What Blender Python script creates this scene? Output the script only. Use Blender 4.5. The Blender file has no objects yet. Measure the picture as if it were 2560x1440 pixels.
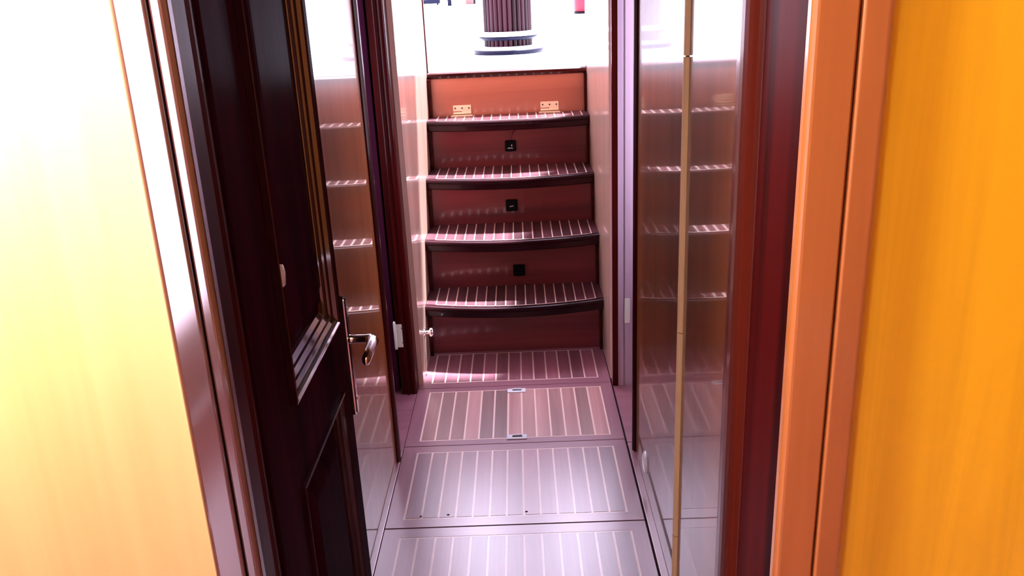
import bpy, bmesh, math, random
from mathutils import Vector, Matrix

random.seed(7)
S = bpy.context.scene
COL = S.collection

# ------------------------------------------------------------------ camera, world, sun, exposure
cd = bpy.data.cameras.new('camera')
cd.sensor_width = 36.0
cd.lens = 36.0 * 2140.9 / 2560.0
cd.clip_start = 0.02
cd.clip_end = 300
cam = bpy.data.objects.new('camera', cd)
COL.objects.link(cam)
def _axes():
    f = 2140.9
    fwd = Vector((4.0, -750.0, f)).normalized()          # corridor direction, in camera space (x right, y down, z forward)
    dwn = Vector((277.0, 6113.0, f))
    dwn = (dwn - fwd * dwn.dot(fwd)).normalized()
    rgt = dwn.cross(fwd)
    # world axes X, Y, Z in camera space are rgt, fwd, -dwn; invert and convert to Blender's camera axes
    right = Vector((rgt.x, fwd.x, -dwn.x))
    down = Vector((rgt.y, fwd.y, -dwn.y))
    look = Vector((rgt.z, fwd.z, -dwn.z))
    m = Matrix((right, -down, -look)).transposed().to_4x4()
    m.translation = Vector((0, 0, 1.5))
    return m
cam.matrix_world = _axes()
S.camera = cam

W = bpy.data.worlds.new('sky')
S.world = W
W.use_nodes = True
wn = W.node_tree.nodes
wl = W.node_tree.links
bg = wn['Background']
bg.inputs['Color'].default_value = (0.84, 0.745, 1.0, 1)
bg.inputs['Strength'].default_value = 13.0

sd = bpy.data.lights.new('sun', 'SUN')
sd.energy = 52.0
sd.angle = math.radians(4)
sd.color = (0.93, 0.92, 1.0)
sun = bpy.data.objects.new('sun', sd)
COL.objects.link(sun)
sun.rotation_euler = Vector((-0.60, -1.0, -2.6)).to_track_quat('-Z', 'Y').to_euler()

S.view_settings.view_transform = 'Standard'
S.view_settings.look = 'None'
S.view_settings.gamma = 1.0
S.view_settings.use_curve_mapping = False
S.view_settings.exposure = 0.0

# ------------------------------------------------------------------ materials
def new_mat(name):
    m = bpy.data.materials.new(name)
    m.use_nodes = True
    nt = m.node_tree
    return m, nt, nt.nodes['Principled BSDF']

def setp(b, **k):
    names = {'rough': 'Roughness', 'metal': 'Metallic', 'coat': 'Coat Weight', 'coat_rough': 'Coat Roughness',
             'coat_ior': 'Coat IOR', 'ior': 'IOR', 'spec': 'Specular IOR Level'}
    for a, v in k.items():
        b.inputs[names[a]].default_value = v

def wood(name, dark, light, axis='Z', scale=1.0, contrast=(0.3, 0.72), vary=0.0, bump=0.0, **props):
    """Varnished timber: fine grain drawn out along one axis, in object space."""
    m, nt, b = new_mat(name)
    N, L = nt.nodes, nt.links
    tc = N.new('ShaderNodeTexCoord')
    oi = N.new('ShaderNodeObjectInfo')
    off = N.new('ShaderNodeVectorMath'); off.operation = 'MULTIPLY_ADD'
    comb = N.new('ShaderNodeCombineXYZ')
    for i in range(3):
        L.new(oi.outputs['Random'], comb.inputs[i])
    off.inputs[1].default_value = (7.3, 5.1, 9.7)
    L.new(comb.outputs[0], off.inputs[0])
    L.new(tc.outputs['Object'], off.inputs[2])
    mp = N.new('ShaderNodeMapping')
    s = {'X': (1.2, 26, 26), 'Y': (26, 1.2, 26), 'Z': (26, 26, 1.2)}[axis]
    mp.inputs['Scale'].default_value = tuple(v * scale for v in s)
    L.new(off.outputs[0], mp.inputs['Vector'])
    n1 = N.new('ShaderNodeTexNoise')
    n1.inputs['Scale'].default_value = 1.0
    n1.inputs['Detail'].default_value = 5.0
    n1.inputs['Roughness'].default_value = 0.55
    n1.inputs['Distortion'].default_value = 0.6
    L.new(mp.outputs[0], n1.inputs['Vector'])
    r = N.new('ShaderNodeValToRGB')
    r.color_ramp.elements[0].position = contrast[0]
    r.color_ramp.elements[1].position = contrast[1]
    r.color_ramp.elements[0].color = (*dark, 1)
    r.color_ramp.elements[1].color = (*light, 1)
    L.new(n1.outputs['Fac'], r.inputs['Fac'])
    col = r.outputs['Color']
    if vary:
        hs = N.new('ShaderNodeHueSaturation')
        mr = N.new('ShaderNodeMapRange')
        mr.inputs['To Min'].default_value = 1.0 - vary
        mr.inputs['To Max'].default_value = 1.0 + vary
        L.new(oi.outputs['Random'], mr.inputs['Value'])
        L.new(mr.outputs[0], hs.inputs['Value'])
        L.new(col, hs.inputs['Color'])
        col = hs.outputs['Color']
    L.new(col, b.inputs['Base Color'])
    if bump:
        bp = N.new('ShaderNodeBump')
        bp.inputs['Strength'].default_value = bump
        bp.inputs['Distance'].default_value = 0.002
        L.new(n1.outputs['Fac'], bp.inputs['Height'])
        L.new(bp.outputs[0], b.inputs['Normal'])
    setp(b, **props)
    return m

def plain(name, col, **props):
    m, nt, b = new_mat(name)
    N, L = nt.nodes, nt.links
    tc = N.new('ShaderNodeTexCoord')
    nz = N.new('ShaderNodeTexNoise')
    nz.inputs['Scale'].default_value = 9.0
    nz.inputs['Detail'].default_value = 3.0
    L.new(tc.outputs['Object'], nz.inputs['Vector'])
    r = N.new('ShaderNodeValToRGB')
    r.color_ramp.elements[0].color = (*[c * 0.93 for c in col], 1)
    r.color_ramp.elements[1].color = (*[min(1, c * 1.05) for c in col], 1)
    L.new(nz.outputs['Fac'], r.inputs['Fac'])
    L.new(r.outputs['Color'], b.inputs['Base Color'])
    setp(b, **props)
    return m

VAR = dict(rough=0.35, coat=1.0, coat_rough=0.03, coat_ior=1.75)
M = {}
M['yellow'] = wood('golden varnished veneer', (0.48, 0.215, 0.002), (0.95, 0.54, 0.008), 'Z', 0.42, (0.22, 0.62), rough=0.45, coat=0.6, coat_rough=0.32)
M['casing'] = wood('orange cherry casing', (0.34, 0.105, 0.025), (0.50, 0.17, 0.045), 'Z', 0.6, rough=0.3, coat=0.8, coat_rough=0.15, coat_ior=1.6)
M['maple'] = wood('veneer paled by glare', (0.72, 0.43, 0.17), (0.84, 0.55, 0.25), 'Z', 0.5, (0.28, 0.7), rough=0.45, coat=0.6, coat_rough=0.32)  # veneer colour paled so the lamp-lit left bulkhead burns out white
M['casing_dark'] = wood('mahogany casing', (0.055, 0.018, 0.018), (0.095, 0.032, 0.034), 'Z', 0.6, rough=0.3, coat=1.0, coat_rough=0.09, coat_ior=2.2)
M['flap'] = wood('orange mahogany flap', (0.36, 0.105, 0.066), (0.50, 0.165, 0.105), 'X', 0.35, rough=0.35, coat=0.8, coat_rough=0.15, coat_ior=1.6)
M['cabin'] = wood('cabin lining', (0.30, 0.12, 0.03), (0.42, 0.18, 0.05), 'Z', 0.5, rough=0.5)
M['dark'] = wood('dark mahogany', (0.010, 0.0006, 0.0006), (0.060, 0.003, 0.003), 'Z', 0.8, **{**VAR, 'coat_rough': 0.10, 'coat': 0.10, 'coat_ior': 1.5, 'spec': 0.03})
M['dark_satin'] = wood('dark satin mahogany', (0.008, 0.0004, 0.0004), (0.075, 0.003, 0.003), 'Z', 0.5, rough=0.5, spec=0.03)
M['dark_gloss'] = wood('dark gloss mahogany', (0.02, 0.002, 0.002), (0.10, 0.012, 0.006), 'Z', 0.5, rough=0.35, spec=0.1, coat=0.3, coat_rough=0.12)
M['dark_x'] = wood('dark mahogany across', (0.010, 0.0006, 0.0006), (0.060, 0.003, 0.003), 'X', 0.8, rough=0.3, spec=0.1, coat=0.3, coat_rough=0.1)
M['dark_y'] = wood('dark mahogany along', (0.010, 0.0006, 0.0006), (0.060, 0.003, 0.003), 'Y', 0.8, rough=0.4, spec=0.05, coat=0.1, coat_rough=0.1)
M['door'] = wood('door mahogany', (0.016, 0.003, 0.009), (0.040, 0.007, 0.020), 'Z', 0.6, **{**VAR, 'rough': 0.6, 'coat_rough': 0.22, 'coat': 0.025, 'coat_ior': 1.45, 'spec': 0.0})
M['door_y'] = wood('door mahogany rails', (0.016, 0.002, 0.006), (0.042, 0.005, 0.013), 'Y', 0.6, **{**VAR, 'coat_rough': 0.10, 'coat': 0.8, 'coat_ior': 1.5, 'spec': 0.2})
M['locker'] = wood('varnished locker mahogany', (0.12, 0.028, 0.006), (0.22, 0.062, 0.014), 'Z', 0.35, **{**VAR, 'coat_rough': 0.035, 'coat_ior': 1.6, 'coat': 0.58, 'spec': 0.08})
M['door_gloss'] = wood('door moulding gloss', (0.010, 0.0015, 0.004), (0.028, 0.004, 0.010), 'Y', 0.6, rough=0.3, spec=0.2, coat=1.0, coat_rough=0.05, coat_ior=2.4)
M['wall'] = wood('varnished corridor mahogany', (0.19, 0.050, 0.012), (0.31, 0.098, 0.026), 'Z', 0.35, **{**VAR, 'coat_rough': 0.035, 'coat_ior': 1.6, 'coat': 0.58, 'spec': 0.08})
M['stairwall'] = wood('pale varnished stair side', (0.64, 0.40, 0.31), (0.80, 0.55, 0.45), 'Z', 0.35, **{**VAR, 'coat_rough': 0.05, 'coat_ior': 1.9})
M['jamb'] = wood('jamb with painted sheen', (0.42, 0.32, 0.42), (0.58, 0.47, 0.58), 'Z', 0.5, **{**VAR, 'coat_rough': 0.08, 'coat_ior': 2.0})  # mauve base stands in for the light reflected off the varnished wood
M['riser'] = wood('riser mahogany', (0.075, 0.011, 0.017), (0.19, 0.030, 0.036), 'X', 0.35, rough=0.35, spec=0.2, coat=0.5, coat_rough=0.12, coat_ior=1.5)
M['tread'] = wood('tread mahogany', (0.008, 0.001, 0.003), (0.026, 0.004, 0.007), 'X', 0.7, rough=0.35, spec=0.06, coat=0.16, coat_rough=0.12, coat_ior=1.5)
M['plank'] = wood('floor strip', (0.21, 0.070, 0.105), (0.34, 0.13, 0.18), 'Y', 0.7, vary=0.32, rough=0.4, coat=1.0, coat_rough=0.27, coat_ior=1.95)
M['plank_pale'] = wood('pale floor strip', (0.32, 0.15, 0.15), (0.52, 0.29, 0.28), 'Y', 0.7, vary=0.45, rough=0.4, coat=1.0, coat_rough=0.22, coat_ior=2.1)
M['frame_x'] = wood('floor frame across', (0.25, 0.095, 0.135), (0.35, 0.145, 0.195), 'X', 0.7, rough=0.4, coat=1.0, coat_rough=0.25, coat_ior=1.95)
M['frame_y'] = wood('floor frame along', (0.25, 0.095, 0.135), (0.35, 0.145, 0.195), 'Y', 0.7, rough=0.4, coat=1.0, coat_rough=0.25, coat_ior=1.95)
M['inlay'] = plain('maple inlay', (0.92, 0.70, 0.64), rough=0.4, coat=1.0, coat_rough=0.25, coat_ior=1.95)
M['batten'] = wood('pale ash edge', (0.78, 0.55, 0.27), (0.92, 0.70, 0.38), 'Z', 1.0, rough=0.4, coat=0.5, coat_rough=0.2)
M['gap'] = plain('black seam', (0.004, 0.003, 0.004), rough=0.7)
M['ceil'] = plain('cream headlining', (0.72, 0.62, 0.52), rough=0.7)
M['room'] = plain('pale side cabin lining', (0.72, 0.62, 0.60), rough=0.6)
M['chrome'] = plain('chrome', (0.90, 0.92, 0.96), metal=1.0, rough=0.14)
M['steel'] = plain('brushed steel', (0.72, 0.74, 0.80), metal=1.0, rough=0.25)
M['brass'] = plain('pale brass', (0.92, 0.74, 0.52), metal=0.15, rough=0.35)
M['satin'] = plain('satin nickel plate', (0.80, 0.84, 0.74), metal=0.3, rough=0.35)
M['enamel'] = plain('white enamel', (0.82, 0.88, 0.95), rough=0.2, coat=1.0, coat_rough=0.05)
M['screw'] = plain('dark screw head', (0.06, 0.03, 0.02), metal=0.6, rough=0.4)
M['black'] = plain('black plastic', (0.002, 0.002, 0.003), rough=0.5, spec=0.08)
M['print'] = plain('pale print', (0.55, 0.62, 0.70), rough=0.5)
M['white'] = plain('white deck paint', (0.86, 0.88, 0.92), rough=0.25, coat=0.6, coat_rough=0.08)
M['stave'] = wood('mast stave', (0.008, 0.0015, 0.003), (0.024, 0.005, 0.008), 'Z', 1.2, vary=0.6, rough=0.5, spec=0.12)
M['navy'] = plain('navy paint', (0.0012, 0.0016, 0.010), rough=0.5, spec=0.1)
M['red'] = plain('red enamel', (0.22, 0.001, 0.010), rough=0.3, spec=0.2)
M['pink'] = plain('bleached wood', (0.09, 0.028, 0.022), rough=0.5)
M['cyan'] = plain('pale aqua cushion', (0.16, 0.26, 0.28), rough=0.8)

# ------------------------------------------------------------------ mesh helpers
LOC = {}
def link(name, bm, mat, parent=None, smooth=False):
    """World-space bmesh -> one object whose origin is its own centre, parented without transforms."""
    bmesh.ops.recalc_face_normals(bm, faces=bm.faces)
    lo = Vector((min(v.co.x for v in bm.verts), min(v.co.y for v in bm.verts), min(v.co.z for v in bm.verts)))
    hi = Vector((max(v.co.x for v in bm.verts), max(v.co.y for v in bm.verts), max(v.co.z for v in bm.verts)))
    c = (lo + hi) / 2
    for v in bm.verts:
        v.co -= c
    me = bpy.data.meshes.new(name)
    bm.to_mesh(me)
    bm.free()
    me.materials.append(M[mat] if isinstance(mat, str) else mat)
    if smooth:
        for p in me.polygons:
            p.use_smooth = True
    o = bpy.data.objects.new(name, me)
    COL.objects.link(o)
    if parent is not None:
        o.parent = parent
        o.location = c - LOC[parent.name]
    else:
        o.location = c
    LOC[o.name] = c.copy()
    return o

def empty(name, loc):
    o = bpy.data.objects.new(name, None)
    o.empty_display_size = 0.05
    COL.objects.link(o)
    o.location = loc
    LOC[o.name] = Vector(loc)
    return o

def tag(o, label=None, cat=None, group=None, kind=None):
    if label: o['label'] = label
    if cat: o['category'] = cat
    if group: o['group'] = group
    if kind: o['kind'] = kind
    return o

def add_box(bm, x0, x1, y0, y1, z0, z1, bev=0.0, seg=2):
    b2 = bmesh.new()
    bmesh.ops.create_cube(b2, size=1.0)
    for v in b2.verts:
        v.co = Vector(((x0 + x1) / 2 + v.co.x * (x1 - x0), (y0 + y1) / 2 + v.co.y * (y1 - y0), (z0 + z1) / 2 + v.co.z * (z1 - z0)))
    if bev:
        bmesh.ops.bevel(b2, geom=list(b2.edges), offset=bev, segments=seg, affect='EDGES', profile=0.5)
    merge(bm, b2)
    return bm

def merge(bm, b2):
    me = bpy.data.meshes.new('tmp')
    b2.to_mesh(me)
    b2.free()
    bm.from_mesh(me)
    bpy.data.meshes.remove(me)

def box(name, x0, x1, y0, y1, z0, z1, mat, parent=None, bev=0.0, seg=2):
    return link(name, add_box(bmesh.new(), x0, x1, y0, y1, z0, z1, bev, seg), mat, parent)

def add_prism(bm, pts, axis, a, b):
    """Extrude a closed 2D outline along an axis. X: pts=(y,z); Y: pts=(x,z); Z: pts=(x,y)."""
    def P(p, t):
        return {'X': (t, p[0], p[1]), 'Y': (p[0], t, p[1]), 'Z': (p[0], p[1], t)}[axis]
    v0 = [bm.verts.new(P(p, a)) for p in pts]
    v1 = [bm.verts.new(P(p, b)) for p in pts]
    n = len(pts)
    bm.faces.new(v0)
    bm.faces.new(list(reversed(v1)))
    for i in range(n):
        bm.faces.new((v0[i], v0[(i + 1) % n], v1[(i + 1) % n], v1[i]))
    return bm

def prism(name, pts, axis, a, b, mat, parent=None):
    return link(name, add_prism(bmesh.new(), pts, axis, a, b), mat, parent)

def arc(cx, cy, r, a0, a1, n=8, ry=None):
    ry = r if ry is None else ry
    return [(cx + r * math.cos(math.radians(a0 + (a1 - a0) * i / n)), cy + ry * math.sin(math.radians(a0 + (a1 - a0) * i / n))) for i in range(n + 1)]

def add_lathe(bm, prof, origin, axis='Z', n=32):
    """prof: list of (r, t) along the axis, closed at both ends when r is 0."""
    o = Vector(origin)
    rings = []
    for r, t in prof:
        ring = []
        for k in range(n):
            a = 2 * math.pi * k / n
            u, v = r * math.cos(a), r * math.sin(a)
            p = {'Z': (u, v, t), 'X': (t, u, v), 'Y': (u, t, v)}[axis]
            ring.append(bm.verts.new(o + Vector(p)))
        rings.append(ring)
    for i in range(len(rings) - 1):
        for k in range(n):
            bm.faces.new((rings[i][k], rings[i][(k + 1) % n], rings[i + 1][(k + 1) % n], rings[i + 1][k]))
    bm.faces.new(rings[0])
    bm.faces.new(list(reversed(rings[-1])))
    return bm

def lathe(name, prof, origin, mat, parent=None, axis='Z', n=32, smooth=True):
    return link(name, add_lathe(bmesh.new(), prof, origin, axis, n), mat, parent, smooth)

def add_tube(bm, pts, radii, n=14):
    pts = [Vector(p) for p in pts]
    rings = []
    for i, p in enumerate(pts):
        d = (pts[min(i + 1, len(pts) - 1)] - pts[max(i - 1, 0)]).normalized()
        u = d.cross(Vector((0.13, 0.21, 1))).normalized()
        v = d.cross(u)
        r = radii[i] if isinstance(radii, (list, tuple)) else radii
        ru, rv = r if isinstance(r, tuple) else (r, r)
        rings.append([bm.verts.new(p + u * ru * math.cos(2 * math.pi * k / n) + v * rv * math.sin(2 * math.pi * k / n)) for k in range(n)])
    for i in range(len(rings) - 1):
        for k in range(n):
            bm.faces.new((rings[i][k], rings[i][(k + 1) % n], rings[i + 1][(k + 1) % n], rings[i + 1][k]))
    bm.faces.new(rings[0])
    bm.faces.new(list(reversed(rings[-1])))
    return bm

def tube(name, pts, radii, mat, parent=None, n=14):
    return link(name, add_tube(bmesh.new(), pts, radii, n), mat, parent, True)

def struct(o):
    o['kind'] = 'structure'
    return o

# ------------------------------------------------------------------ the setting
XL, XR = -0.457, 0.352          # corridor walls
YB = 1.03                       # cabin side of the bulkhead
CZ = 2.05                       # ceiling height

# floors
struct(box('floor', -1.9, 1.9, 1.03, 4.40, -0.10, -0.022, 'gap'))
struct(box('floor', -1.30, 1.30, -1.70, 1.12, -0.10, -0.004, 'frame_y'))
# margin boards beside the lift-out floor panels
struct(box('trim_1', XL - 0.02, -0.4475, 1.12, 2.62, -0.022, 0.004, 'frame_y', bev=0.002))
struct(box('trim_2', 0.331, XR + 0.02, 1.12, 2.62, -0.022, 0.002, 'frame_y', bev=0.002))
# floors of the two side cabins, level with the corridor
struct(box('floor', -1.15, -0.4475, 2.625, 3.60, -0.022, 0.0, 'frame_x'))
struct(box('floor', 0.331, 0.95, 2.625, 3.60, -0.022, 0.0, 'frame_x'))

# bulkhead between the cabin and the corridor
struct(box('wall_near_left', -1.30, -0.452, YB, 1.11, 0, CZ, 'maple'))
struct(box('wall_near_right', 0.428, 1.30, YB, 1.11, 0, CZ, 'yellow'))
struct(box('wall_near_top', -0.452, 0.428, YB, 1.11, 1.95, CZ, 'yellow'))
# cabin shell round the camera
struct(box('wall_cabin_back', -1.30, 1.30, -1.74, -1.70, 0, CZ, 'cabin'))
struct(box('wall_cabin_right', 1.30, 1.34, -1.74, 1.11, 0, CZ, 'cabin'))
w = struct(box('wall_cabin_left', -1.34, -1.30, -1.74, -1.42, 0, CZ, 'cabin'))
box('panel', -1.34, -1.30, -0.60, 1.11, 0, CZ, 'cabin', w)
box('panel', -1.34, -1.30, -1.42, -0.60, 0, 0.30, 'cabin', w)
box('panel', -1.34, -1.30, -1.42, -0.60, 1.85, CZ, 'cabin', w)
wf = struct(empty('window_1', (-1.32, -0.90, 0.30)))
for a in ((-1.42, -1.38, 0.30, 1.85), (-0.64, -0.60, 0.30, 1.85), (-1.38, -0.64, 0.30, 0.34), (-1.38, -0.64, 1.81, 1.85)):
    box('window_frame', -1.345, -1.285, a[0], a[1], a[2], a[3], 'casing', wf, bev=0.004)
# ceiling over cabin, corridor and steps
struct(box('ceiling', -1.34, 1.34, -1.74, 1.11, CZ, CZ + 0.05, 'ceil'))
struct(box('ceiling', -1.9, 1.9, 1.11, 4.02, CZ, CZ + 0.05, 'dark_y'))

# corridor side walls
struct(box('wall_left', XL - 0.03, XL, 1.11, 2.545, 0.0, CZ, 'wall'))
wr = struct(empty('wall_right', (XR, 1.9, 0)))
tag(box('panel', XR, XR + 0.03, 1.36, 1.800, 0.004, CZ, 'locker', wr, bev=0.0015))
tag(box('panel', XR, XR + 0.03, 1.842, 2.565, 0.004, CZ, 'locker', wr, bev=0.0015))
for z0, z1 in ((0.01, 0.196), (0.199, 0.742), (0.745, 1.352), (1.355, CZ - 0.01)):
    tag(prism('edge_strip', [(XR + 0.006, 1.803), (XR - 0.004, 1.803)] + arc(XR - 0.004, 1.815, 0.006, -90, -270, 6, 0.010)[1:-1] + [(XR - 0.004, 1.827), (XR + 0.006, 1.827)], 'Z', z0, z1, 'batten', wr), 'pale ash edge strip')
box('seam', XR + 0.005, XR + 0.028, 1.798, 1.844, 0.0, CZ, 'gap', wr)
tag(lathe('round_plate', [(0.036, 0.004), (0.036, -0.002), (0.030, -0.007), (0.018, -0.010), (0.001, -0.011)], (XR, 2.335, 0.093), 'enamel', wr, 'X', 28), 'round white plate low on the panel')

# near posts where the walls end at the side doorways
def post(name, xin, side, y0, y1, mat='dark', bead=0.012):
    """Upright with a rounded corridor face; side=+1 faces +X (left wall), -1 faces -X (right wall)."""
    s = side
    pts = [(xin - s * 0.07, y0), (xin - s * 0.002, y0)]
    pts += [(xin + s * bead * math.sin(math.pi * t / 8), y0 + (y1 - y0) * 0.55 * t / 8) for t in range(1, 8)]
    yb = y0 + (y1 - y0) * 0.58
    pts += [(xin - s * 0.001, yb), (xin - s * 0.001, yb + 0.004), (xin + s * 0.004, yb + 0.006), (xin + s * 0.004, y1 - 0.004), (xin, y1), (xin - s * 0.07, y1)]
    return struct(prism(name, pts, 'Z', -0.02, CZ, mat))
post('trim_3', XL, 1, 2.530, 2.612)
post('trim_4', XR, -1, 2.552, 2.618)

# far jambs of the side doorways
tl = struct(empty('trim_5', (-0.50, 3.10, 0)))
prism('jamb', [(-0.505, 3.062), (-0.466, 3.062)] + arc(-0.458, 3.072, 0.012, -110, 0, 6) + [(-0.446, 3.165), (-0.505, 3.165)], 'Z', -0.02, CZ, 'dark', tl)
prism('bead', arc(-0.478, 3.062, 0.007, 180, 360, 8) + [(-0.471, 3.066), (-0.485, 3.066)], 'Z', 0.0, CZ, 'dark', tl)
hg = tag(box('hinge', -0.507, -0.474, 3.056, 3.060, 0.205, 0.300, 'satin', tl, bev=0.001), 'pale metal butt hinge')
lathe('pin', [(0.004, 0), (0.0055, 0.002), (0.0055, 0.108), (0.003, 0.116)], (-0.509, 3.055, 0.198), 'satin', hg, n=14)
for z in (0.225, 0.285):
    lathe('screw', [(0.0035, 0.0), (0.0035, -0.0012)], (-0.481, 3.0558, z), 'screw', hg, 'Y', 12)
d2 = struct(empty('door_2', (-0.51, 3.07, 0)))
box('stile', -0.60, -0.512, 3.066, 3.104, 0.012, 1.93, 'door', d2, bev=0.003)
box('panel', -0.98, -0.60, 3.078, 3.094, 0.012, 1.93, 'door', d2)
box('stile', -1.06, -0.98, 3.066, 3.104, 0.012, 1.93, 'door', d2, bev=0.003)
tr = struct(empty('trim_6', (0.39, 3.10, 0)))
prism('jamb', [(0.345, 3.165), (0.335, 3.165), (0.335, 3.085)] + arc(0.345, 3.081, 0.010, 180, 270, 6) + [(0.371, 3.071), (0.373, 3.078), (0.376, 3.078), (0.378, 3.071), (0.45, 3.071), (0.45, 3.165)], 'Z', 0.0, CZ, 'jamb', tr)
prism('edge', [(0.330, 3.082), (0.330, 3.070), (0.350, 3.066), (0.352, 3.074), (0.338, 3.080)], 'Z', 0.0, CZ, 'dark', tr)
sp = tag(box('strike_plate', 0.376, 0.396, 3.0665, 3.0705, 0.265, 0.365, 'satin', tr, bev=0.0012), 'bright metal strike plate')

# stair side walls
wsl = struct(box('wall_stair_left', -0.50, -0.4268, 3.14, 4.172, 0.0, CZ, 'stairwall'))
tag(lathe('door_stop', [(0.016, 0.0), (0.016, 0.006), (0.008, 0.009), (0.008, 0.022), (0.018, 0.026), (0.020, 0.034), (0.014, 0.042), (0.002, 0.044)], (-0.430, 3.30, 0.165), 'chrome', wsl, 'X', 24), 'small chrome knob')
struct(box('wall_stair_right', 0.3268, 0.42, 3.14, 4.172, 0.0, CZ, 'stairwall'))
struct(box('trim_7', -0.445, -0.421, 4.172, 4.196, 0.90, CZ, 'dark', bev=0.004))
struct(box('trim_8', 0.327, 0.351, 4.172, 4.196, 0.90, CZ, 'dark', bev=0.004))

# side cabins (bright windows light the doorways)
def side_cabin(s, n, xin, xout):
    nm = 'right' if s > 0 else 'left'
    X0, X1 = s * xin, s * xout
    def b(name, xa, xb, *r, mat='room', parent=None):
        return box(name, min(xa, xb), max(xa, xb), *r, mat, parent)
    struct(b('wall_%s_cabin_near' % nm, X0, X1, 1.75, 1.79, 0, CZ))
    struct(b('wall_%s_cabin_far' % nm, s * 0.51, X1, 3.56, 3.60, 0, CZ))
    struct(b('wall_%s_cabin_back' % nm, s * 0.50, s * 0.53, 3.166, 3.56, 0, CZ))
    wo = struct(b('wall_%s_cabin_outer' % nm, X1, X1 + s * 0.04, 1.75, 3.60, 0, 0.75))
    b('panel', X1, X1 + s * 0.04, 1.75, 3.60, 1.75, CZ, parent=wo)
    b('panel', X1, X1 + s * 0.04, 1.75, 2.05, 0.75, 1.75, parent=wo)
    b('panel', X1, X1 + s * 0.04, 3.35, 3.60, 0.75, 1.75, parent=wo)
    wf = struct(empty('window_%d' % n, (X1, 2.7, 0.75)))
    for a in ((2.05, 2.09, 0.75, 1.75), (3.31, 3.35, 0.75, 1.75), (2.09, 3.31, 0.75, 0.79), (2.09, 3.31, 1.71, 1.75)):
        b('window_frame', X1 - s * 0.015, X1 + s * 0.05, *a, mat='casing', parent=wf)
side_cabin(-1, 2, 0.49, 1.15)
side_cabin(1, 3, 0.385, 0.95)

# casings of the near doorway, cabin side
def casing(name, s, x_out, x_in, x_edge, mat):
    """Rounded outer moulding, groove, flat inner band; s=-1 left, +1 right."""
    c = struct(empty(name, (x_out, YB, 0)))
    w = abs(x_out - x_in)
    r = 0.009
    prof = [(x_out, YB + 0.002)]
    prof += [(x_out - s * (r - r * math.cos(math.radians(t))), YB - 0.009 - r * math.sin(math.radians(t))) for t in range(0, 91, 15)]
    prof += [(x_in + s * (r * 0.5 - r * 0.5 * math.cos(math.radians(t))), YB - 0.0135 - r * 0.5 * math.sin(math.radians(t))) for t in range(90, -1, -15)]
    prof += [(x_in, YB + 0.002)]
    prism('moulding', prof, 'Z', 0.0, 1.95, mat, c)
    x2 = x_in - s * 0.0025
    prof = [(x2, YB + 0.002), (x2, YB - 0.014), (x2 - s * 0.003, YB - 0.017)]
    we = abs(x2 - x_edge)
    prof += [(x_edge + s * 0.008 - s * 0.008 * math.sin(math.radians(a)), YB - 0.009 - 0.008 * math.cos(math.radians(a))) for a in (0, 22, 45, 67, 90)]
    prof += [(x_edge, YB + 0.002)]
    prism('band', prof, 'Z', 0.0, 1.95, mat, c)
    return c
casing('trim_9', -1, -0.458, -0.414, -0.392, 'casing_dark')
casing('trim_10', 1, 0.430, 0.392, 0.336, 'casing')
# jambs (the reveal) of the near doorway
struct(prism('trim_11', [(-0.452, 1.032), (-0.393, 1.032), (-0.393, 1.075)] + arc(-0.399, 1.082, 0.009, 30, 90, 4) + [(-0.405, 1.100), (-0.405, 1.135), (-0.452, 1.135)], 'Z', 0.0, 1.95, 'dark'))
tj = struct(empty('trim_12', (0.38, 1.20, 0)))
prism('jamb', [(0.428, 1.032), (0.337, 1.032), (0.337, 1.206), (0.343, 1.209), (0.343, 1.372), (0.428, 1.372)], 'Z', 0.0, 1.95, 'dark_satin', tj)
prism('bead', [(0.343, 1.212)] + arc(0.343, 1.275, 0.021, 270, 90, 12, 0.062)[1:-1] + [(0.343, 1.338)], 'Z', 0.0, 1.95, 'dark_gloss', tj)
struct(box('trim_13', -0.452, 0.428, 1.032, 1.11, 1.95, 1.98, 'dark'))

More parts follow.
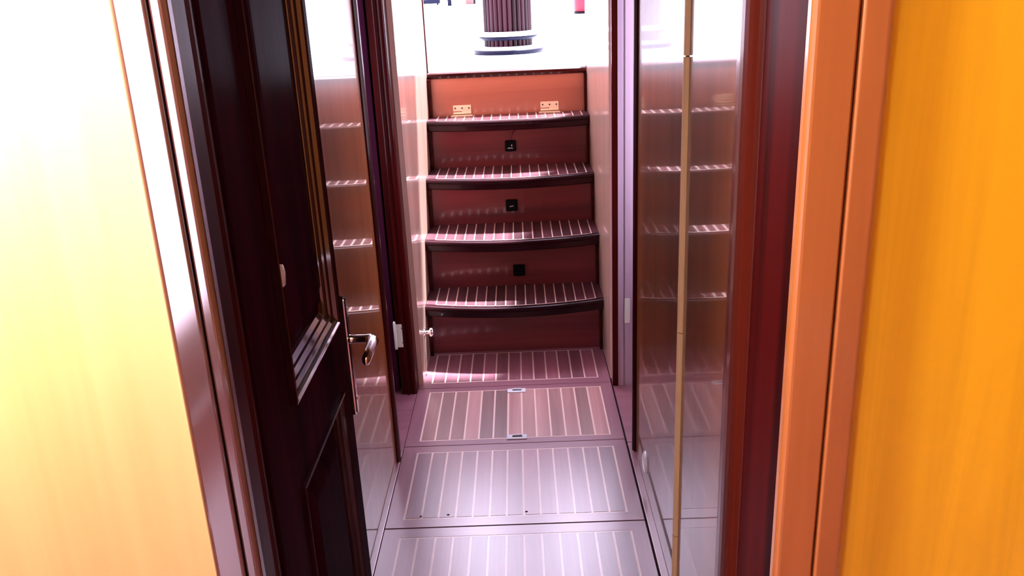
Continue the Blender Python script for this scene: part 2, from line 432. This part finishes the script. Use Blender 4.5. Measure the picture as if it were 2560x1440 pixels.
# ------------------------------------------------------------------ the open door
d = struct(empty('door_1', (-0.42, 1.14, 0)))
DX = -0.400
Y0, Y1, Z0, Z1 = 1.142, 1.732, 0.015, 1.93
PY0, PY1 = 1.285, 1.655
box('stile', DX - 0.04, DX, Y0, PY0, Z0, Z1, 'door', d, bev=0.003)
box('stile', DX - 0.04, DX, PY1, Y1, Z0, Z1, 'door', d, bev=0.004, seg=3)
box('rail', DX - 0.04, DX - 0.0005, PY0, PY1, Z0, 0.16, 'door', d)
box('rail', DX - 0.04, DX - 0.0005, PY0, PY1, 0.700, 0.858, 'door', d)
box('rail', DX - 0.04, DX - 0.0005, PY0, PY1, 1.82, Z1, 'door', d)
def raised_panel(z0, z1, ridge, mat):
    """Frame moulding with mitred corners round a raised field."""
    bm = bmesh.new()
    # moulding profile: (inset from the opening edge, X offset from the door face)
    prof = [(0.000, 0.0), (0.000, ridge), (0.004, ridge + 0.001), (0.008, ridge - 0.002), (0.010, 0.002), (0.020, -0.001), (0.021, -0.005), (0.032, -0.009), (0.033, -0.014), (0.044, -0.018)]
    rings = []
    for i, x in prof:
        rings.append([bm.verts.new((DX + x, y, z)) for y, z in ((PY0 + i, z0 + i), (PY1 - i, z0 + i), (PY1 - i, z1 - i), (PY0 + i, z1 - i))])
    for a, b in zip(rings, rings[1:]):
        for k in range(4):
            bm.faces.new((a[k], a[(k + 1) % 4], b[(k + 1) % 4], b[k]))
    back = [bm.verts.new((DX - 0.03, v.co.y, v.co.z)) for v in rings[0]]
    for k in range(4):
        bm.faces.new((back[k], back[(k + 1) % 4], rings[0][(k + 1) % 4], rings[0][k]))
    link('moulding', bm, mat, d)
    bm = bmesh.new()
    rings = []
    for i, x in ((0.040, -0.018), (0.056, -0.018), (0.080, -0.004), (0.090, -0.003)):
        rings.append([bm.verts.new((DX + x, y, z)) for y, z in ((PY0 + i, z0 + i), (PY1 - i, z0 + i), (PY1 - i, z1 - i), (PY0 + i, z1 - i))])
    for a, b in zip(rings, rings[1:]):
        for k in range(4):
            bm.faces.new((a[k], a[(k + 1) % 4], b[(k + 1) % 4], b[k]))
    bm.faces.new(rings[-1])
    bk = [bm.verts.new((DX - 0.028, v.co.y, v.co.z)) for v in rings[0]]
    for k in range(4):
        bm.faces.new((bk[k], bk[(k + 1) % 4], rings[0][(k + 1) % 4], rings[0][k]))
    bm.faces.new(bk)
    return link('panel', bm, 'door', d)
raised_panel(0.858, 1.82, 0.012, 'door_gloss')
raised_panel(0.16, 0.700, 0.005, 'door_y')
tag(lathe('round_cap', [(0.021, 0.0), (0.021, 0.003), (0.018, 0.006), (0.001, 0.007)], (DX - 0.010, 1.364, 1.062), 'enamel', d, 'X', 24), 'small round pale cap')
# handle: long narrow plate, neck and bent lever
hp = tag(prism('handle_plate', [(y, z) for y, z in arc(1.708, 0.888, 0.013, 0, 180, 8)] + [(y, z) for y, z in arc(1.708, 0.632, 0.013, 180, 360, 8)], 'X', DX, DX + 0.013, 'chrome', d), 'long narrow chrome handle plate')
prism('plate_face', [(y, z) for y, z in arc(1.708, 0.888, 0.0075, 0, 180, 8)] + [(y, z) for y, z in arc(1.708, 0.632, 0.0075, 180, 360, 8)], 'X', DX + 0.013, DX + 0.018, 'chrome', hp)
lv = [(DX + 0.006, 1.708, 0.800), (DX + 0.020, 1.708, 0.800), (DX + 0.050, 1.708, 0.800), (DX + 0.062, 1.705, 0.800), (DX + 0.068, 1.695, 0.799),
      (DX + 0.068, 1.670, 0.797), (DX + 0.067, 1.640, 0.794), (DX + 0.066, 1.615, 0.790), (DX + 0.066, 1.605, 0.789)]
tube('lever', lv, [0.0135, 0.0095, 0.0095, 0.0120, 0.0130, (0.011, 0.0135), (0.010, 0.0145), (0.009, 0.013), (0.004, 0.006)], 'chrome', hp, 16)
for z in (0.66, 0.87):
    lathe('screw', [(0.004, 0.0), (0.0035, 0.0015)], (DX + 0.018, 1.708, z), 'steel', hp, 'X', 12)
# hinges on the jamb side
for z in (0.35, 1.55):
    lathe('hinge', [(0.004, 0), (0.006, 0.004), (0.006, 0.086), (0.004, 0.09)], (DX + 0.002, 1.138, z), 'satin', d, n=12)

# ------------------------------------------------------------------ lift-out floor panels
PX0, PX1 = -0.4455, 0.3245
IX0, IX1 = -0.397, 0.281
def floor_panel(y0, y1, iy0, iy1, label, n=13, mat='plank'):
    t = tag(empty('hatch_panel', ((PX0 + PX1) / 2, (y0 + y1) / 2, 0)), label, 'floor panel', 'lift-out floor panels of the corridor')
    zt, zb = 0.0, -0.022
    ln = 0.0062
    # mitred frame of four boards
    for pts, mt in ((((PX0, y0), (PX1, y0), (IX1, iy0), (IX0, iy0)), 'frame_x'), (((PX1, y1), (PX0, y1), (IX0, iy1), (IX1, iy1)), 'frame_x'),
                    (((PX0, y1), (PX0, y0), (IX0, iy0), (IX0, iy1)), 'frame_y'), (((PX1, y0), (PX1, y1), (IX1, iy1), (IX1, iy0)), 'frame_y')):
        prism('frame_board', pts, 'Z', zb, zt, mt, t)
    step = (IX1 - IX0 - ln) / n
    for k in range(n):
        xa = IX0 + ln + k * step
        box('plank', xa, xa + step - ln, iy0 + ln, iy1 - ln, zb, zt + 0.0002, mat, t)
    bm = bmesh.new()
    zi = zt - 0.0006
    for k in range(n + 1):
        xa = IX0 + k * step
        add_box(bm, xa, xa + ln, iy0 + ln, iy1 - ln, zb, zi)
    add_box(bm, IX0, IX1, iy0, iy0 + ln, zb, zi)
    add_box(bm, IX0, IX1, iy1 - ln, iy1, zb, zi)
    link('inlay', bm, 'inlay', t)['label'] = 'pale maple inlay lines'
    return t
floor_panel(1.660, 2.161, 1.705, 2.118, 'floor panel with pale inlay nearest the camera, in front of the black seam')
fb = floor_panel(2.167, 2.644, 2.208, 2.604, 'floor panel with pale inlay between the black seam and the latched panel')
fc = floor_panel(2.648, 3.104, 2.682, 3.072, 'floor panel with two white latches between the side doorways', mat='plank_pale')
fd = floor_panel(3.108, 3.470, 3.152, 3.440, 'shaded floor panel with pale inlay at the foot of the steps')
box('sub_floor', PX0, PX1, 1.13, 1.657, -0.022, -0.001, 'frame_y', bpy.data.objects['floor'])
def latch(y):
    r = tag(box('latch', -0.088, -0.015, y - 0.016, y + 0.016, 0.0, 0.004, 'enamel', fc, bev=0.0025), 'flush white latch')
    box('slot', -0.068, -0.032, y - 0.004, y + 0.003, 0.0041, 0.0046, 'black', r)
    prism('tongue', [(-0.066, y + 0.004), (-0.034, y + 0.008), (-0.034, y + 0.012), (-0.066, y + 0.010)], 'Z', 0.004, 0.007, 'enamel', r)
latch(3.056)
latch(2.686)
for x, y, pn in ((-0.262, 2.226, fb), (-0.345, 2.222, fb), (-0.024, 2.228, fb)):
    lathe('screw', [(0.004, 0.0), (0.004, 0.0009)], (x, y, 0.0), 'screw', pn, n=12)

# ------------------------------------------------------------------ the steps
st = tag(empty('staircase', (-0.05, 3.80, 0)), 'steep mahogany companionway steps with bowed inlaid treads rising to the deck', 'stairs')
SX0, SX1 = -0.4265, 0.3265
SC, SW = (SX0 + SX1) / 2, (SX1 - SX0) / 2
TZ = [0.250, 0.485, 0.707, 0.934]
NY = [3.380, 3.555, 3.775, 3.980]
RY = [3.460, 3.612, 3.815, 4.030, 4.150]
RZ0 = [0.0, 0.25, 0.485, 0.707, 0.934]
BOW = 0.060
def nose(y, x, b=BOW):
    return y - b * (1 - ((x - SC) / SW) ** 2)
def tread(i):
    zt, yn, yb = TZ[i], NY[i], RY[i + 1] + 0.01
    th = 0.046
    nx = 24
    # cross-section rows from back top over the rounded nosing to the back bottom, following the bow
    prof = [(None, zt - 0.0018), (0.030, zt - 0.0018), (0.030, zt), (0.010, zt), (0.004, zt - 0.002), (0.0, zt - 0.007), (0.0, zt - 0.013), (0.004, zt - 0.020), (0.006, zt - th + 0.004), (0.010, zt - th), (None, zt - th)]
    bm = bmesh.new()
    rows = []
    for k in range(nx + 1):
        x = SX0 + 2 * SW * k / nx
        yf = nose(yn, x)
        rows.append([bm.verts.new((x, yb if dy is None else yf + dy, z)) for dy, z in prof])
    m = len(prof)
    for a, b in zip(rows, rows[1:]):
        for j in range(m):
            bm.faces.new((a[j], b[j], b[(j + 1) % m], a[(j + 1) % m]))
    bm.faces.new(rows[0])
    bm.faces.new(list(reversed(rows[-1])))
    t = link('tread', bm, 'tread', st)
    x0, x1 = SX0 + 0.042, SX1 - 0.030
    n = 16
    ln = 0.005
    step = (x1 - x0 - ln) / n
    ib = bmesh.new()
    for k in range(n + 1):
        xa = x0 + k * step
        ya = nose(yn, xa) + 0.034
        add_prism(ib, [(xa, ya), (xa + ln, ya), (xa + ln, yb - 0.012), (xa, yb - 0.012)], 'Z', zt - 0.0020, zt - 0.0004)
        if k < n:
            xb, xc = xa + ln, xa + step
            prism('plank', [(xb, nose(yn, xb) + 0.036), (xc, nose(yn, xc) + 0.036), (xc, yb - 0.012), (xb, yb - 0.012)], 'Z', zt - 0.0020, zt, 'tread_plank', t)
            add_prism(ib, [(xb, nose(yn, xb) + 0.031), (xc, nose(yn, xc) + 0.031), (xc, nose(yn, xc) + 0.0355), (xb, nose(yn, xb) + 0.0355)], 'Z', zt - 0.0020, zt - 0.0004)
    for xa, xb in ((SX0 + 0.002, x0 - 0.001), (x1 + 0.001, SX1 - 0.002)):
        prism('end_board', [(xa, nose(yn, xa) + 0.031), (xb, nose(yn, xb) + 0.031), (xb, yb - 0.012), (xa, yb - 0.012)], 'Z', zt - 0.0020, zt - 0.0002, 'tread_plank', t)
    link('inlay', ib, 'inlay', t)['label'] = 'pale maple inlay lines'
M['tread_plank'] = wood('tread strip', (0.040, 0.013, 0.019), (0.10, 0.036, 0.048), 'Y', 0.7, vary=0.3, rough=0.4, spec=0.2, coat=0.45, coat_rough=0.14, coat_ior=1.5)
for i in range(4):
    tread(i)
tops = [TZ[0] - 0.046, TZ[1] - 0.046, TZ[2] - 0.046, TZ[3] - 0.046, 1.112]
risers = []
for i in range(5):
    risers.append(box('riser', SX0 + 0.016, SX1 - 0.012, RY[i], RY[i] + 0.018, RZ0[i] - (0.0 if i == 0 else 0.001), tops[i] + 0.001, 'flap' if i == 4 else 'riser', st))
# side strings: dark saw-tooth boards standing just proud of the risers
def string(xa, xb):
    pts = [(4.20, 0.0), (3.430, 0.0)]
    for i in range(4):
        pts.append((RY[i] - 0.030, TZ[i] - 0.046 if i == 0 else TZ[i] - 0.046))
        pts.append((RY[i + 1] - 0.030, TZ[i] - 0.046))
    pts[2] = (3.430, TZ[0] - 0.046)
    pts.append((RY[4] - 0.030, 1.11))
    pts.append((4.20, 1.11))
    return prism('stringer', pts, 'X', xa, xb, 'dark_y', st)
string(SX0 + 0.0005, SX0 + 0.016)
string(SX1 - 0.012, SX1 - 0.0005)
# top sill, a thin dark nosing under the deck edge
bm = bmesh.new()
add_prism(bm, [(4.220, 1.108), (4.150, 1.108), (4.140, 1.112), (4.136, 1.120), (4.138, 1.132), (4.146, 1.138), (4.220, 1.138)], 'X', SX0 + 0.004, SX1 - 0.002)
link('sill', bm, 'dark_x', st)
# small black touch lights on three risers
def step_light(i, xc, zc, s, kind):
    bm = add_box(bmesh.new(), xc - s, xc + s, RY[i] - 0.010, RY[i], zc - s, zc + s, 0.006, 3)
    o = tag(link('step_light', bm, 'black', risers[i]), 'small black square light')
    return o
sl = [(3, -0.044, 0.800, 0.026), (2, -0.048, 0.566, 0.027), (1, -0.025, 0.320, 0.026)]
for i, x, z, s in sl:
    step_light(i, x, z, s, 0)
yq = RY[3] - 0.0104
bm = bmesh.new()
for k in range(5):
    add_box(bm, -0.058 + k * 0.0052, -0.0555 + k * 0.0052 + 0.0008, yq - 0.0004, yq + 0.0008, 0.788, 0.792 + (0.002 if k % 2 else 0))
add_box(bm, -0.041, -0.036, yq - 0.0004, yq + 0.0008, 0.800, 0.806, 0.0)
tag(link('print_mark', bm, 'print', st), 'tiny pale print and dot on the black square')
yq = RY[2] - 0.0104
bm = add_prism(bmesh.new(), [(-0.058, 0.560), (-0.040, 0.563), (-0.040, 0.566), (-0.058, 0.563)], 'Y', yq - 0.0004, yq + 0.0008)
tag(link('print_mark', bm, 'print', st), 'tiny pale dash on the black square')
# light cable above the upper square
tube('cable', [(-0.042, RY[3] - 0.004, 0.824), (-0.042, RY[3] - 0.006, 0.838), (-0.036, RY[3] - 0.006, 0.852), (-0.026, RY[3] - 0.004, 0.866), (-0.018, RY[3] - 0.001, 0.874)], 0.0022, 'riser', st, 8)
# two brass hinges on the top riser
def brass_hinge(x0, x1):
    z0 = 0.945
    xm = x0 + (x1 - x0) * 0.48
    pts = [(x0, z0 + 0.010), (xm, z0 + 0.010), (xm, z0), (x1, z0), (x1, z0 + 0.036), (x1 - 0.002, z0 + 0.038), (x0 + 0.002, z0 + 0.038), (x0, z0 + 0.036)]
    h = tag(prism('hinge', pts, 'Y', RY[4] - 0.004, RY[4], 'brass', st), 'pale brass hinge')
    prism('leaf', [(x0 - 0.010, RY[4] - 0.034), (x1 + 0.008, RY[4] - 0.034), (x1 + 0.004, RY[4] - 0.006), (x0 - 0.004, RY[4] - 0.006)], 'Z', TZ[3] + 0.0002, TZ[3] + 0.004, 'brass', h)
    bm = add_lathe(bmesh.new(), [(0.004, x0), (0.005, x0 + 0.001), (0.005, x1 - 0.001), (0.004, x1)], (0, RY[4] - 0.006, z0 + 0.001), 'X', 12)
    link('pin', bm, 'brass', h, True)
    for f in (0.12, 0.5, 0.88):
        lathe('screw', [(0.004, 0.0), (0.0036, -0.0012)], (x0 + (x1 - x0) * f, RY[4] - 0.004, z0 + 0.024), 'screw', h, 'Y', 12)
brass_hinge(-0.312, -0.226)
brass_hinge(0.106, 0.192)

# ------------------------------------------------------------------ the deck above
struct(box('deck', -6.0, 6.0, 4.200, 34.0, 1.00, 1.128, 'white'))
struct(box('trim_14', SX0 - 0.6, SX1 + 0.6, 4.196, 4.26, 1.128, 1.142, 'white', bev=0.004))
# fluted mast foot with two collars
MX, MY, MZ = -0.045, 5.440, 1.128
mast = tag(empty('mast', (MX, MY, MZ)), 'thick dark fluted wooden mast with two white collars standing on the deck', 'mast')
lathe('core', [(0.128, 0.0), (0.128, 3.2)], (MX, MY, MZ + 0.005), 'stave', mast, n=40)
ns = 30
for k in range(ns):
    a = 2 * math.pi * k / ns
    cx, cy = MX + 0.134 * math.cos(a), MY + 0.134 * math.sin(a)
    pts = [(cx + 0.0125 * math.cos(a + math.radians(t)), cy + 0.0125 * math.sin(a + math.radians(t))) for t in range(0, 360, 45)]
    prism('stave', pts, 'Z', MZ + 0.006, MZ + 3.2, 'stave', mast)
lathe('base_ring', [(0.150, 0.0), (0.206, 0.0), (0.204, 0.008), (0.180, 0.016), (0.150, 0.018)], (MX, MY, MZ + 0.025), 'white', mast, n=48)
lathe('base_band', [(0.160, 0.0), (0.214, 0.0), (0.214, 0.022), (0.205, 0.024), (0.160, 0.024)], (MX, MY, MZ + 0.001), 'navy', mast, n=48)
lathe('collar', [(0.148, 0.0), (0.180, 0.0), (0.180, 0.010), (0.172, 0.022), (0.148, 0.026)], (MX, MY, MZ + 0.102), 'white', mast, n=48)
lathe('collar_band', [(0.148, 0.0), (0.166, 0.0), (0.182, 0.020), (0.148, 0.022)], (MX, MY, MZ + 0.080), 'navy', mast, n=48)
# things far along the deck
dr = tag(empty('red_drum', (0.98, 12.5, 1.128)), 'red drum far along the white deck beside the right companionway edge', 'drum')
lathe('body', [(0.150, 0.03), (0.165, 0.035), (0.168, 0.05), (0.168, 0.62), (0.160, 0.64)], (0.98, 12.5, 1.128), 'red', dr, n=36)
lathe('foot_ring', [(0.148, 0.0), (0.155, 0.0), (0.155, 0.032), (0.148, 0.032)], (0.98, 12.5, 1.128), 'black', dr, n=36)
def crate(loc, w, dp, h, label, mat, edge):
    x, y = loc
    t = tag(empty('storage_box', (x, y, 1.128)), label, 'box', None)
    box('body', x - w / 2, x + w / 2 - w * 0.18, y - dp / 2, y + dp / 2, 1.128, 1.128 + h, mat, t, bev=0.01)
    box('side_panel', x + w / 2 - w * 0.18, x + w / 2, y - dp / 2, y + dp / 2, 1.128, 1.128 + h, edge, t, bev=0.008)
    box('lid', x - w / 2 - 0.01, x + w / 2 + 0.01, y - dp / 2 - 0.01, y + dp / 2 + 0.01, 1.128 + h, 1.168 + h, mat, t, bev=0.008)
crate((-1.21, 25.2), 0.27, 0.3, 0.5, 'bleached wooden box left of the mast at the far end of the deck', 'pink', 'black')
crate((0.70, 25.0 + 2.0), 0.27, 0.3, 0.5, 'reddish wooden box right of the mast at the far end of the deck', 'pink', 'stave')
bn = tag(empty('bench', (-2.3, 26.0, 1.128)), 'low navy bench at the far left end of the deck', 'bench')
box('seat', -2.75, -2.12, 25.8, 26.2, 1.128 + 0.045, 1.128 + 0.16, 'navy', bn, bev=0.02)
for x in (-2.68, -2.20):
    box('leg', x - 0.02, x + 0.02, 25.85, 26.15, 1.128, 1.128 + 0.05, 'navy', bn)
cu = tag(empty('deck_cushion', (-1.72, 24.0, 1.128)), 'pale aqua cushion on a navy stand between bench and bleached box', 'cushion')
box('pad', -1.66, -1.40, 23.8, 24.2, 1.128, 1.128 + 0.45, 'cyan', cu, bev=0.04, seg=3)
box('stand', -1.76, -1.67, 23.85, 24.15, 1.128, 1.128 + 0.5, 'navy', cu, bev=0.01)

# ------------------------------------------------------------------ unseen hanging lamp, added to brighten the left bulkhead
LX, LY, LZ = -0.84, 0.76, 1.72
lp = tag(empty('unseen_lamp', (LX, LY, CZ)), 'unseen white globe lamp added under the cabin ceiling to brighten the left bulkhead', 'lamp')
lathe('canopy', [(0.045, -0.012), (0.05, -0.004), (0.05, 0.0)], (LX, LY, CZ), 'brass', lp)
lathe('stem', [(0.006, LZ - CZ + 0.06), (0.006, -0.01)], (LX, LY, CZ), 'brass', lp, n=12)
em, nt, b = new_mat('lamp glass')
b.inputs['Base Color'].default_value = (0.9, 0.85, 0.75, 1)
b.inputs['Emission Color'].default_value = (1.0, 0.93, 0.84, 1)
b.inputs['Emission Strength'].default_value = 430
lathe('lamp_shade', [(0.002, -0.075)] + [(0.075 * math.cos(math.radians(a)), 0.075 * math.sin(math.radians(a))) for a in range(-75, 61, 15)] + [(0.03, 0.068)], (LX, LY, LZ), em, lp)

# ------------------------------------------------------------------ descriptions of the setting
SETTING = {
    'floor': ('dark sub-floor under the corridor panels', 'floor'),
    'floor.001': ('cabin floor in front of the near doorway', 'floor'),
    'floor.002': ('mauve floor inside the left side doorway', 'floor'),
    'floor.003': ('mauve floor inside the right side doorway', 'floor'),
    'trim_1': ('narrow floor margin along the left corridor wall', 'trim'),
    'trim_2': ('narrow floor margin right of the long black seam', 'trim'),
    'wall_near_left': ('overexposed wood bulkhead with the glare put into its pale colour, filling the left edge', 'wall'),
    'wall_near_right': ('golden yellow wood bulkhead filling the right edge', 'wall'),
    'wall_near_top': ('bulkhead strip above the near doorway', 'wall'),
    'wall_left': ('glossy brown corridor wall behind the open door, mirroring the steps', 'wall'),
    'wall_right': ('glossy brown locker wall with a pale vertical edge strip, mirroring the steps', 'wall'),
    'trim_3': ('dark glossy post at the near side of the left side doorway', 'trim'),
    'trim_4': ('dark post at the near side of the right side doorway', 'trim'),
    'trim_5': ('dark door jamb with a pale hinge left of the steps', 'trim'),
    'trim_6': ('door jamb with painted lilac sheen and a strike plate right of the steps', 'trim'),
    'trim_7': ('thin dark upright at the left edge of the deck opening', 'trim'),
    'trim_8': ('thin dark upright at the right edge of the deck opening', 'trim'),
    'trim_9': ('mahogany casing with blue-white sheen beside the pale left bulkhead', 'trim'),
    'trim_10': ('orange wood casing beside the golden right bulkhead', 'trim'),
    'trim_11': ('dark reveal between the left casing and the open door', 'trim'),
    'trim_12': ('dark red doorway reveal left of the orange casing', 'trim'),
    'trim_14': ('white deck edge above the top step', 'trim'),
    'door_1': ('dark panelled mahogany door with chrome lever standing open on the left', 'door'),
    'door_2': ('dark door leaf opened into the left side cabin', 'door'),
    'wall_stair_left': ('pale sunlit varnished wall left of the steps', 'wall'),
    'wall_stair_right': ('pale beige varnished wall right of the steps', 'wall'),
    'deck': ('blown-out white deck beyond the top step', 'deck'),
}
for nm, (lb, ct) in SETTING.items():
    tag(bpy.data.objects[nm], lb, ct)
